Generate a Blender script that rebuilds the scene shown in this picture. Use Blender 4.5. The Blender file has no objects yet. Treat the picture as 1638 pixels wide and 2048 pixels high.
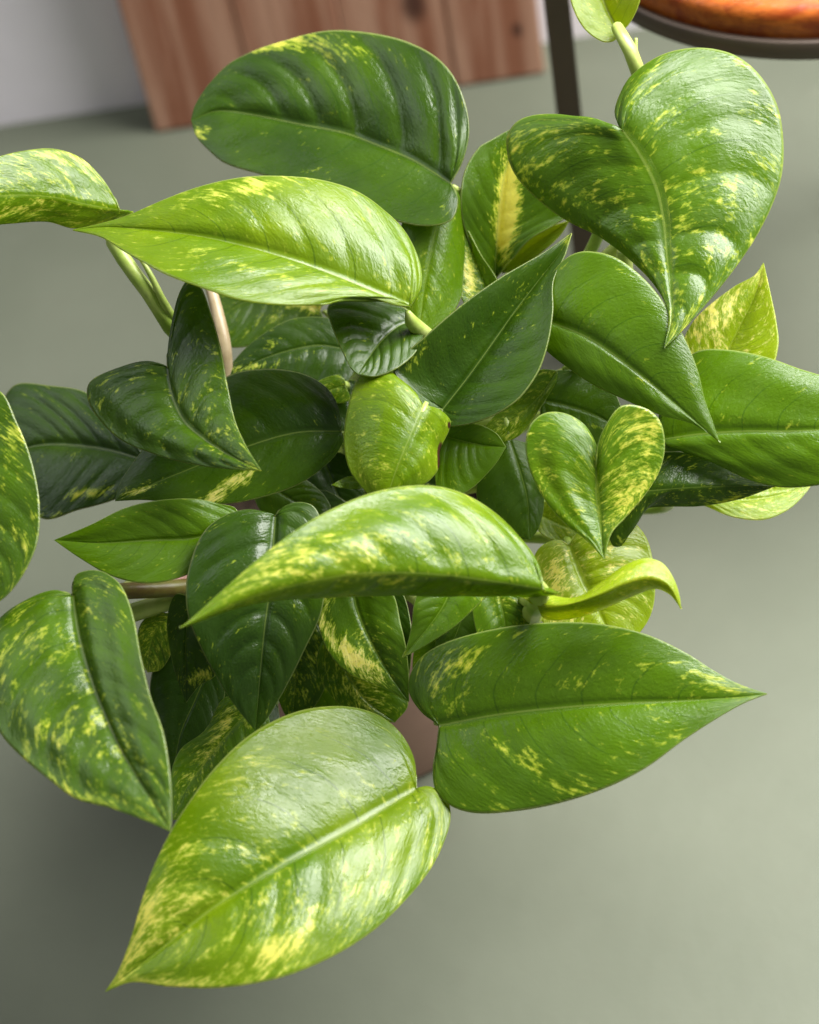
import bpy, math, random
import numpy as np
from mathutils import Matrix, Vector

# ------------------------------------------------------------------ camera
FPX = 4095.0                      # focal length in photograph pixels (60 mm on a 24 mm wide frame)
W, H = 1638.0, 2048.0
D0 = 0.62                         # metres from lens to the middle of the plant
FLOOR_DROP = 0.665                # camera height above the floor
g = np.array([821.0, 3746.0, 4095.0]); g /= np.linalg.norm(g)     # gravity seen by the camera (right, down, forward)
Zc = -g
Yc = np.array([0, 0, 1.0]) - np.dot([0, 0, 1.0], Zc) * Zc; Yc /= np.linalg.norm(Yc)
Xc = np.cross(Yc, Zc)
if Xc[0] < 0: Xc = -Xc
CAM = np.array([0, 0, FLOOR_DROP])
def c2w(v):
    v = np.asarray(v, float)
    return np.stack([v @ Xc, v @ Yc, v @ Zc], -1)
def P(x, y, d):                   # photograph pixel and centimetres in front of the plant's middle -> metres in the place
    x = np.asarray(x, float); y = np.asarray(y, float)
    D = D0 - np.asarray(d, float) * 0.01
    v = np.stack([(x - W / 2) / FPX * D, (y - H / 2) / FPX * D, D + 0 * x], -1)
    return CAM + c2w(v)
def onplane(x, y, z):             # where the ray of a pixel meets the height z
    v = c2w([(x - W / 2) / FPX, (y - H / 2) / FPX, 1.0])
    return CAM + v * ((z - CAM[2]) / v[2])
def px(p):
    q = np.asarray(p, float) - CAM
    B = np.stack([Xc, Yc, Zc], 1)
    v = B @ q
    return (v[0] / v[2] * FPX + W / 2, v[1] / v[2] * FPX + H / 2, v[2])
# ------------------------------------------------------------------ camera, light, exposure
sc = bpy.context.scene
cam = bpy.data.cameras.new('camera'); camo = bpy.data.objects.new('camera', cam); sc.collection.objects.link(camo)
r_, d_, f_ = c2w([1, 0, 0]), c2w([0, 1, 0]), c2w([0, 0, 1])
camo.matrix_world = Matrix(((r_[0], -d_[0], -f_[0], CAM[0]), (r_[1], -d_[1], -f_[1], CAM[1]),
                            (r_[2], -d_[2], -f_[2], CAM[2]), (0, 0, 0, 1)))
cam.sensor_fit = 'HORIZONTAL'; cam.sensor_width = 24.0; cam.lens = 60.0
cam.clip_start = 0.02; cam.clip_end = 100
cam.dof.use_dof = True; cam.dof.focus_distance = 0.618; cam.dof.aperture_fstop = 7.5
sc.camera = camo

world = bpy.data.worlds.new('World'); sc.world = world; world.use_nodes = True
bg = world.node_tree.nodes['Background']
bg.inputs[0].default_value = (0.93, 0.97, 1.0, 1); bg.inputs[1].default_value = 0.20

def area(name, loc, target, size, power, color):
    l = bpy.data.lights.new(name, 'AREA'); l.shape = 'RECTANGLE'; l.size = size[0]; l.size_y = size[1]
    l.energy = power; l.color = color
    o = bpy.data.objects.new(name, l); sc.collection.objects.link(o)
    o.location = loc
    o.rotation_euler = (Vector(target) - Vector(loc)).to_track_quat('-Z', 'Y').to_euler()
    return o
area('window_light', (0.60, 0.57, 0.79), (0.20, 0.37, 0.13), (0.74, 0.66), 19.0, (1.0, 0.985, 0.96)).data.spread = math.radians(120)
area('side_window_light', (-0.62, 0.85, 1.0), (-0.05, 0.45, 0.2), (0.8, 0.62), 3.6, (0.93, 0.96, 1.0))

sc.view_settings.view_transform = 'Standard'; sc.view_settings.look = 'None'
sc.view_settings.exposure = 0.0; sc.view_settings.gamma = 1.0
sc.cycles.use_denoising = True
sc.cycles.max_bounces = 10; sc.cycles.transmission_bounces = 6; sc.cycles.diffuse_bounces = 5

# ------------------------------------------------------------------ materials
class N:
    def __init__(self, name):
        self.m = bpy.data.materials.new(name); self.m.use_nodes = True
        self.t = self.m.node_tree; self.t.nodes.clear()
        self.out = self.t.nodes.new('ShaderNodeOutputMaterial')
    def new(self, kind, **kw):
        n = self.t.nodes.new('ShaderNode' + kind)
        for k, v in kw.items(): setattr(n, k, v)
        return n
    def put(self, sock, v):
        if isinstance(v, bpy.types.NodeSocket): self.t.links.new(v, sock)
        elif v is not None:
            if isinstance(v, (tuple, list)) and len(v) == 3 and sock.type == 'RGBA': v = tuple(v) + (1,)
            sock.default_value = v
    def math(self, op, a, b=None, c=None, clamp=False):
        n = self.new('Math', operation=op, use_clamp=clamp)
        for i, v in enumerate((a, b, c)): self.put(n.inputs[i], v)
        return n.outputs[0]
    def mix(self, f, a, b, blend='MIX'):
        n = self.new('Mix', data_type='RGBA', blend_type=blend)
        self.put(n.inputs[0], f); self.put(n.inputs[6], a); self.put(n.inputs[7], b)
        return n.outputs[2]
    def ramp(self, v, lo, hi, a=0.0, b=1.0):
        n = self.new('MapRange', interpolation_type='SMOOTHSTEP')
        for i, q in enumerate((v, lo, hi, a, b)): self.put(n.inputs[i], q)
        return n.outputs[0]
    def noise(self, vec, scale, detail=3.0, rough=0.55, dist=0.0):
        n = self.new('TexNoise'); self.put(n.inputs['Vector'], vec)
        n.inputs['Scale'].default_value = scale; n.inputs['Detail'].default_value = detail
        n.inputs['Roughness'].default_value = rough; n.inputs['Distortion'].default_value = dist
        return n.outputs[0]
    def xyz(self, x, y, z):
        n = self.new('CombineXYZ')
        for i, v in enumerate((x, y, z)): self.put(n.inputs[i], v)
        return n.outputs[0]
    def scale(self, vec, s):
        n = self.new('VectorMath', operation='MULTIPLY'); self.put(n.inputs[0], vec); n.inputs[1].default_value = s
        return n.outputs[0]
    def objc(self): return self.new('TexCoord').outputs['Object']
    def bump(self, h, strength, dist):
        n = self.new('Bump'); n.inputs['Strength'].default_value = strength; n.inputs['Distance'].default_value = dist
        self.put(n.inputs['Height'], h); return n.outputs[0]
    def bsdf(self, color, rough, spec=0.5, normal=None, metallic=0.0):
        n = self.new('BsdfPrincipled'); self.put(n.inputs['Base Color'], color); self.put(n.inputs['Roughness'], rough)
        self.put(n.inputs['Specular IOR Level'], spec); self.put(n.inputs['Metallic'], metallic)
        if normal is not None: self.put(n.inputs['Normal'], normal)
        return n
    def done(self, shader): self.t.links.new(shader, self.out.inputs[0]); return self.m

def leaf_material(name, under=False):
    k = N(name)
    a = k.new('Attribute', attribute_name='leaf_a'); b = k.new('Attribute', attribute_name='leaf_b')
    sa = k.new('SeparateXYZ'); k.put(sa.inputs[0], a.outputs['Vector'])
    sb = k.new('SeparateXYZ'); k.put(sb.inputs[0], b.outputs['Vector'])
    var, s, t = sa.outputs; tone, seed, cream = sb.outputs
    oc = k.objc()
    t2 = k.math('MULTIPLY', t, t)
    vs = k.math('SUBTRACT', s, k.math('MULTIPLY', t2, 0.16))           # veins bend towards the tip
    svec = k.xyz(k.math('MULTIPLY', vs, 24.0), k.math('MULTIPLY', t, 3.2), seed)
    streak = k.noise(svec, 1.0, 5.0, 0.62, 0.5)
    svec2 = k.xyz(k.math('MULTIPLY', vs, 70.0), k.math('MULTIPLY', t, 11.0), k.math('ADD', seed, 7.3))
    fine = k.noise(svec2, 1.0, 3.0, 0.6, 0.3)
    speck = k.noise(oc, 480.0, 4.0, 0.65, 0.4)
    m = k.math('ADD', var, k.math('MULTIPLY', k.math('SUBTRACT', streak, 0.5), 2.1))
    m = k.math('ADD', m, k.math('MULTIPLY', k.math('SUBTRACT', fine, 0.5), 1.5))
    m = k.math('ADD', m, k.math('MULTIPLY', k.math('SUBTRACT', speck, 0.5), 0.95))
    y0 = k.ramp(m, 0.24, 0.56); y1 = k.ramp(m, 0.44, 0.92)
    # green ground
    big = k.noise(oc, 38.0, 3.0, 0.5)
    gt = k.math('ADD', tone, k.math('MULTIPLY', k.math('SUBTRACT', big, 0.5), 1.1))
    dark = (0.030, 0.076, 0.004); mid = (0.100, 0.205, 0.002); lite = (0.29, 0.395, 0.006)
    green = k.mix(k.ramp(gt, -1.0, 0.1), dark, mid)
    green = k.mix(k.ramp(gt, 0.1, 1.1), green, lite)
    # dark hairlines of the veins
    big0 = k.noise(k.xyz(k.math('MULTIPLY', vs, 2.0), k.math('MULTIPLY', t, 0.8), seed), 1.0, 2.0, 0.5)
    vn = k.math('ABSOLUTE', k.math('SUBTRACT', k.math('FRACT', k.math('ADD', k.math('MULTIPLY', vs, 9.0), k.math('MULTIPLY', big0, 0.9))), 0.5))
    vl = k.math('MULTIPLY', k.ramp(vn, 0.0, 0.035, 1.0, 0.0), k.ramp(t, 0.5, 0.9, 0.22, 0.03))
    green = k.mix(k.math('MULTIPLY', vl, 2.2), green, (0.02, 0.075, 0.003))
    ygreen = k.mix(k.ramp(fine, 0.35, 0.7), (0.24, 0.36, 0.018), (0.33, 0.42, 0.028))
    yellow = k.mix(cream, (0.57, 0.60, 0.05), (0.76, 0.73, 0.32))
    yellow = k.mix(k.ramp(speck, 0.35, 0.75), yellow, (0.64, 0.65, 0.13))
    col = k.mix(k.math('MULTIPLY', y0, 0.9), green, ygreen); col = k.mix(k.math('MULTIPLY', y1, 0.93), col, yellow)
    midrib = k.ramp(t, 0.004, 0.016, 1.0, 0.0)
    col = k.mix(k.math('MULTIPLY', midrib, 0.36), col, (0.36, 0.46, 0.11))
    rim = k.ramp(t, 0.978, 0.992)
    col = k.mix(k.math('MULTIPLY', rim, 0.35), col, (0.50, 0.56, 0.22))
    bc = k.new('Attribute', attribute_name='leaf_c'); sbc = k.new('SeparateXYZ'); k.put(sbc.inputs[0], bc.outputs['Vector'])
    col = k.mix(k.ramp(k.math('ADD', sbc.outputs[0], k.math('MULTIPLY', k.math('SUBTRACT', speck, 0.5), 0.6)), 0.35, 0.6), col, (0.055, 0.022, 0.010))
    # relief
    crk = k.noise(k.xyz(k.math('MULTIPLY', vs, 95.0), k.math('MULTIPLY', t, 15.0), seed), 1.0, 2.0, 0.5, 0.5)
    hh = k.math('ADD', k.math('MULTIPLY', crk, 1.0), k.math('MULTIPLY', k.noise(oc, 170.0, 2.0, 0.5, 1.5), 0.30))
    hh = k.math('MULTIPLY', hh, k.ramp(t, 0.01, 0.10, 0.15, 1.0))
    pores = k.noise(oc, 1500.0, 2.0, 0.5)
    nb = k.bump(hh, 0.24, 0.0009)
    n2 = k.new('Bump'); n2.inputs['Strength'].default_value = 0.10; n2.inputs['Distance'].default_value = 0.0004
    k.put(n2.inputs['Height'], pores); k.put(n2.inputs['Normal'], nb); nrm = n2.outputs[0]
    if under:
        col = k.mix(0.42, col, (0.22, 0.33, 0.07)); rough = 0.5; spec = 0.3
    else:
        rough = k.ramp(k.noise(oc, 120.0, 3.0, 0.6), 0.3, 0.75, 0.24, 0.38); spec = 0.6
    p = k.bsdf(col, rough, spec, nrm)
    tr = k.new('BsdfTranslucent')
    hs = k.mix(1.0, col, (2.2, 1.8, 0.3), 'MULTIPLY'); k.put(tr.inputs[0], hs)
    ms = k.new('MixShader'); ms.inputs[0].default_value = 0.50
    k.t.links.new(p.outputs[0], ms.inputs[1]); k.t.links.new(tr.outputs[0], ms.inputs[2])
    return k.done(ms.outputs[0])

def stem_material(name, c1, c2):
    k = N(name); oc = k.objc()
    c = k.mix(k.ramp(k.noise(oc, 90.0, 4.0), 0.3, 0.7), c1, c2)
    p = k.bsdf(c, 0.38, 0.5, k.bump(k.noise(oc, 500.0, 3.0), 0.2, 0.0006))
    tr = k.new('BsdfTranslucent'); k.put(tr.inputs[0], c)
    ms = k.new('MixShader'); ms.inputs[0].default_value = 0.2
    k.t.links.new(p.outputs[0], ms.inputs[1]); k.t.links.new(tr.outputs[0], ms.inputs[2])
    return k.done(ms.outputs[0])

def floor_material():
    k = N('painted_floor'); oc = k.objc()
    n1 = k.noise(oc, 5.0, 5.0, 0.6); n2 = k.noise(oc, 70.0, 4.0, 0.6); n3 = k.noise(oc, 22.0, 4.0, 0.65)
    c = k.mix(k.ramp(n1, 0.3, 0.7), (0.113, 0.126, 0.089), (0.135, 0.148, 0.107))
    c = k.mix(k.math('MULTIPLY', k.ramp(n2, 0.55, 0.8), 0.22), c, (0.12, 0.12, 0.086))
    c = k.mix(k.math('MULTIPLY', k.ramp(n3, 0.62, 0.75), 0.16), c, (0.21, 0.207, 0.165))
    return k.done(k.bsdf(c, 0.62, 0.3, k.bump(n2, 0.15, 0.002)).outputs[0])

def wall_material():
    k = N('white_plaster'); oc = k.objc()
    c = k.mix(k.noise(oc, 9.0, 4.0), (0.82, 0.775, 0.83), (0.89, 0.85, 0.89))
    return k.done(k.bsdf(c, 0.7, 0.3, k.bump(k.noise(oc, 60.0, 4.0), 0.2, 0.002)).outputs[0])

def wood_material(name, c1, c2, c3, axis_scale, rough, knots):
    k = N(name); oc = k.objc()
    info = k.new('ObjectInfo')
    v = k.new('VectorMath', operation='ADD'); k.put(v.inputs[0], k.scale(oc, axis_scale))
    k.put(v.inputs[1], k.xyz(k.math('MULTIPLY', info.outputs['Random'], 37.0), 0.0, 0.0))
    grain = k.noise(v.outputs[0], 1.0, 6.0, 0.62, 0.35)
    grain2 = k.noise(v.outputs[0], 4.5, 4.0, 0.6, 0.2)
    c = k.mix(k.ramp(grain, 0.36, 0.58), c1, c2)
    c = k.mix(k.ramp(grain2, 0.5, 0.75, 0.0, 0.6), c, c3)
    for (kx, kz, r) in knots:
        d = k.new('VectorMath', operation='DISTANCE')
        k.put(d.inputs[0], k.scale(oc, (1.0, 0.0, 0.6))); d.inputs[1].default_value = (kx, 0.0, kz * 0.6)
        c = k.mix(k.ramp(d.outputs['Value'], r * 0.35, r * 1.4, 0.9, 0.0), c, (0.055, 0.018, 0.012))
    return k.done(k.bsdf(c, rough, 0.4, k.bump(grain2, 0.3, 0.0015)).outputs[0])

def plain_material(name, c, rough, spec=0.5, metallic=0.0, var=0.25, scale=60.0, bump=0.1):
    k = N(name); oc = k.objc(); n = k.noise(oc, scale, 4.0, 0.6)
    col = k.mix(n, tuple(q * (1 - var) for q in c), tuple(min(1, q * (1 + var)) for q in c))
    return k.done(k.bsdf(col, rough, spec, k.bump(n, bump, 0.001), metallic).outputs[0])

M_LEAF = leaf_material('pothos_leaf'); M_UNDER = leaf_material('pothos_leaf_underside', True)
M_STEM = stem_material('pothos_stem', (0.27, 0.40, 0.05), (0.47, 0.54, 0.16))
M_RED = stem_material('old_stem', (0.16, 0.085, 0.03), (0.22, 0.22, 0.04))
M_PALE = stem_material('pale_sheath', (0.34, 0.25, 0.13), (0.48, 0.38, 0.24))

# ------------------------------------------------------------------ helpers for meshes
col_ = sc.collection
def mesh_obj(name, verts, faces, mats, parent=None, smooth=True, mat_idx=None, attrs=None):
    me = bpy.data.meshes.new(name)
    me.from_pydata([tuple(v) for v in np.asarray(verts).tolist()], [], [tuple(f) for f in faces])
    for m in (mats if isinstance(mats, (list, tuple)) else [mats]): me.materials.append(m)
    if mat_idx is not None: me.polygons.foreach_set('material_index', mat_idx)
    if smooth: me.polygons.foreach_set('use_smooth', [True] * len(me.polygons))
    for an, av in (attrs or {}).items():
        at = me.attributes.new(an, 'FLOAT_VECTOR', 'POINT'); at.data.foreach_set('vector', np.asarray(av, np.float32).ravel())
    me.update()
    o = bpy.data.objects.new(name, me); col_.objects.link(o)
    if parent is not None: o.parent = parent
    return o
def empty(name, loc, label, cat):
    o = bpy.data.objects.new(name, None); o.location = loc; o.empty_display_size = 0.02; col_.objects.link(o)
    o['label'] = label; o['category'] = cat
    return o
def box_vf(c, ax, ay, az):
    c, ax, ay, az = map(np.asarray, (c, ax, ay, az))
    v = [c + i * ax + j * ay + q * az for i in (-1, 1) for j in (-1, 1) for q in (-1, 1)]
    return v, [(0, 1, 3, 2), (4, 6, 7, 5), (0, 4, 5, 1), (2, 3, 7, 6), (0, 2, 6, 4), (1, 5, 7, 3)]
def bevel(o, w, seg=3):
    m = o.modifiers.new('soft_edge', 'BEVEL'); m.width = w; m.segments = seg; m.limit_method = 'ANGLE'
    m.harden_normals = False
    return o
def lathe(profile, n=96):
    v = []; f = []
    for r, z in profile:
        for i in range(n):
            a = 2 * math.pi * i / n; v.append((r * math.cos(a), r * math.sin(a), z))
    for j in range(len(profile) - 1):
        for i in range(n):
            f.append((j * n + i, j * n + (i + 1) % n, (j + 1) * n + (i + 1) % n, (j + 1) * n + i))
    return v, f
def spline(pts, n, by_arc=True):
    p = np.asarray(pts, float)
    if len(p) == 2: return p[0] + (p[1] - p[0]) * np.linspace(0, 1, n)[:, None]
    q = np.vstack([2 * p[0] - p[1], p, 2 * p[-1] - p[-2]])
    out = []
    for i in range(1, len(q) - 2):
        a, b, c, d = q[i - 1], q[i], q[i + 1], q[i + 2]
        # centripetal-like tangents keep corners from overshooting
        L = np.linalg.norm(c - b) + 1e-9
        m1 = (c - a) / (np.linalg.norm(b - a) + L) * L; m2 = (d - b) / (np.linalg.norm(d - c) + L) * L
        u = np.linspace(0, 1, 24, endpoint=False)[:, None]
        out.append((2*u**3-3*u**2+1)*b + (u**3-2*u**2+u)*m1 + (-2*u**3+3*u**2)*c + (u**3-u**2)*m2)
    out = np.vstack(out + [p[-1:]])
    s = np.r_[0, np.cumsum(np.linalg.norm(np.diff(out, axis=0), axis=1))]; s /= s[-1]
    x = np.linspace(0, 1, n)
    return np.stack([np.interp(x, s, out[:, i]) for i in range(out.shape[1])], 1)
def tube(path, radii, n=10):
    path = np.asarray(path, float); k = len(path)
    tang = np.gradient(path, axis=0); tang /= np.linalg.norm(tang, axis=1)[:, None] + 1e-12
    up = np.array([0.31, 0.2, 0.93]); v = []
    for i in range(k):
        a = np.cross(tang[i], up); a /= np.linalg.norm(a) + 1e-9; b = np.cross(tang[i], a); up = -np.cross(tang[i], a) if False else up
        for j in range(n):
            w = 2 * math.pi * j / n; v.append(path[i] + radii[i] * (math.cos(w) * a + math.sin(w) * b))
    f = [(i*n+j, i*n+(j+1) % n, (i+1)*n+(j+1) % n, (i+1)*n+j) for i in range(k-1) for j in range(n)]
    f.append(tuple(range(n))[::-1]); f.append(tuple(range((k-1)*n, k*n)))
    return v, f

# ------------------------------------------------------------------ the setting
fl = mesh_obj('floor', [(-6, -6, 0), (6, -6, 0), (6, 6, 0), (-6, 6, 0)], [(0, 1, 2, 3)], floor_material(), smooth=False)
fl['kind'] = 'structure'
wa, wb = onplane(0, 252, 0), onplane(1240, 62, 0)
wdir = (wb - wa); wdir /= np.linalg.norm(wdir); wn = np.array([-wdir[1], wdir[0], 0])       # wn points away from the camera
v, f = box_vf(wa + wn * 0.05 + np.array([0, 0, 0.45]), wdir * 3.0, wn * 0.05, np.array([0, 0, 0.46]))
wall = mesh_obj('wall', v, f, wall_material(), smooth=False); wall['kind'] = 'structure'

# ------------------------------------------------------------------ the plank panel leaning on the wall
ba, bb = onplane(312, 272, 0), onplane(1092, 152, 0)
bw = np.linalg.norm(bb - ba); bdir = (bb - ba) / bw
pan = empty('plank_panel', tuple((ba + bb) / 2), 'reddish brown wooden plank panel standing against the white wall', 'wooden panel')
pan.rotation_euler = (0, 0, math.atan2(bdir[1], bdir[0]))
mw = [wood_material('red_wood_%d' % i, (0.27, 0.105, 0.058), (0.44, 0.245, 0.165), (0.21, 0.066, 0.030), (60.0, 30.0, 3.5), 0.55, kn)
      for i, kn in enumerate([[], [(0.012, 0.055, 0.007)], [(0.012, 0.03, 0.003), (0.03, 0.02, 0.004)]])]
edges = [0.0, 0.058, 0.112, 0.168, bw]
for i in range(4):
    w = edges[i+1] - edges[i]; hh = 0.30
    v, f = box_vf((0, 0, hh/2), (w/2 - 0.0002, 0, 0), (0, 0.009 + 0.0006 * (i % 2), 0), (0, 0, hh/2))
    o = bevel(mesh_obj('plank', v, f, mw[[0, 0, 1, 2][i]], pan, smooth=False), 0.0012)
    o.location = (edges[i] + w/2 - bw/2, 0.011, 0.001)

# ------------------------------------------------------------------ the low round stool
SC = np.array([0.2137, 0.7155]) ; SZ = 0.22
# FLOOR-relative numbers were fitted to the seat's ellipse
def build_stool():
    lo = np.array([onplane(x, y, SZ)[:2] for x, y in [(1254, 39), (1313, 71), (1379, 92), (1478, 113), (1638, 120)]])
    A = np.c_[2 * lo, np.ones(len(lo))]; s = np.linalg.lstsq(A, (lo**2).sum(1), rcond=None)[0]
    c = s[:2]; R = math.sqrt(s[2] + c[0]**2 + c[1]**2)
    st = empty('stool', (c[0], c[1], 0), 'low round stool with glossy orange brown wooden seat and dark metal ring', 'stool')
    band_h = 0.0078; R += 0.0005
    v, f = lathe([(R-0.004, SZ), (R-0.0006, SZ), (R, SZ+0.0006), (R, SZ+band_h-0.0006), (R-0.0006, SZ+band_h), (R-0.0025, SZ+band_h), (R-0.0025, SZ+0.001), (R-0.004, SZ)], 160)
    metal = plain_material('dark_bronze_metal', (0.085, 0.062, 0.047), 0.45, 0.5, 0.3, 0.2, 40.0)
    mesh_obj('seat_ring', v, f, metal, st)
    r2 = R - 0.0032; z0 = SZ + 0.0015; z1 = SZ + 0.0185
    v, f = lathe([(0.0005, z0), (r2-0.001, z0), (r2, z0+0.001), (r2, z1-0.004), (r2-0.0012, z1-0.0012), (r2-0.004, z1), (r2*0.5, z1), (0.0005, z1)], 160)
    wm = wood_material('orange_seat_wood', (0.24, 0.040, 0.007), (0.40, 0.10, 0.014), (0.12, 0.022, 0.005), (40.0, 140.0, 120.0), 0.28, [])
    mesh_obj('seat', v, f, wm, st)
    fo = onplane(1175, 560, 0)[:2]; u = fo / np.linalg.norm(fo)
    q = u * float(c @ u)
    rad = np.linalg.norm(q - c); a0 = math.atan2(q[1] - c[1], q[0] - c[0])   # the leg seen behind the heart leaf
    for i in range(3):
        a = a0 + i * math.pi * 2 / 3; d = np.array([math.cos(a), math.sin(a)]); e = np.array([-d[1], d[0]])
        ce = d * rad
        v, f = box_vf((ce[0], ce[1], (SZ + 0.008) / 2 + 0.001), (d[0]*0.0052, d[1]*0.0052, 0), (e[0]*0.0062, e[1]*0.0062, 0), (0, 0, (SZ + 0.008) / 2))
        lg = bevel(mesh_obj('leg', v, f, metal, st, smooth=False), 0.001)
        v, f = box_vf((d[0]*(rad+R)/2, d[1]*(rad+R)/2, SZ+0.004), (d[0]*(rad-R+0.003)/2, d[1]*(rad-R+0.003)/2, 0), (e[0]*0.004, e[1]*0.004, 0), (0, 0, 0.003))
        mesh_obj('bracket', v, f, metal, lg, smooth=False)
        v, f = box_vf((ce[0], ce[1], 0.0012), (d[0]*0.006, d[1]*0.006, 0), (e[0]*0.007, e[1]*0.007, 0), (0, 0, 0.0012))
        mesh_obj('foot_pad', v, f, metal, lg, smooth=False)
build_stool()

# ------------------------------------------------------------------ the pot
pf = onplane(850, 1552, 0)
PC = np.array([pf[0] - 0.012, pf[1] + 0.047, 0.0]); POT_H = 0.108
pot = empty('plant_pot', tuple(PC), 'terracotta flower pot hidden below the leaves of the trailing plant', 'pot')
terra = plain_material('terracotta', (0.50, 0.30, 0.25), 0.75, 0.25, 0.0, 0.15, 45.0, 0.2)
v, f = lathe([(0.0005, 0), (0.047, 0), (0.049, 0.002), (0.060, 0.082), (0.060, 0.0825), (0.0585, 0.0830), (0.056, 0.0825), (0.0455, 0.006), (0.0005, 0.006)])
mesh_obj('body', v, f, terra, pot)
v, f = lathe([(0.0602, 0.080), (0.0645, 0.0805), (0.0665, 0.083), (0.0675, POT_H-0.002), (0.0655, POT_H), (0.0615, POT_H-0.001), (0.0600, POT_H-0.004), (0.0575, 0.0835), (0.0602, 0.080)])
mesh_obj('rim', v, f, terra, pot)
rng = np.random.default_rng(3)
ns = 60; sv = [(0, 0, 0)]; sf = []
rr = np.linspace(0, 0.0590, 14)[1:]
sv[0] = (0, 0, 0.096)
for r in rr:
    for i in range(ns):
        a = 2*math.pi*i/ns; sv.append((r*math.cos(a), r*math.sin(a), 0.096 - 0.004*(r/0.059)**2 + rng.normal(0, 0.0013)))
for i in range(ns): sf.append((0, 1+i, 1+(i+1) % ns))
for j in range(len(rr)-1):
    for i in range(ns): sf.append((1+j*ns+i, 1+j*ns+(i+1) % ns, 1+(j+1)*ns+(i+1) % ns, 1+(j+1)*ns+i))
so = mesh_obj('potting_soil', [np.array(q) + PC for q in sv], sf, plain_material('dark_soil', (0.020, 0.014, 0.009), 0.95, 0.1, 0.0, 0.6, 300.0, 0.8))
so['kind'] = 'stuff'; so['label'] = 'dark brown potting soil inside the terracotta pot'; so['category'] = 'soil'
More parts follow.
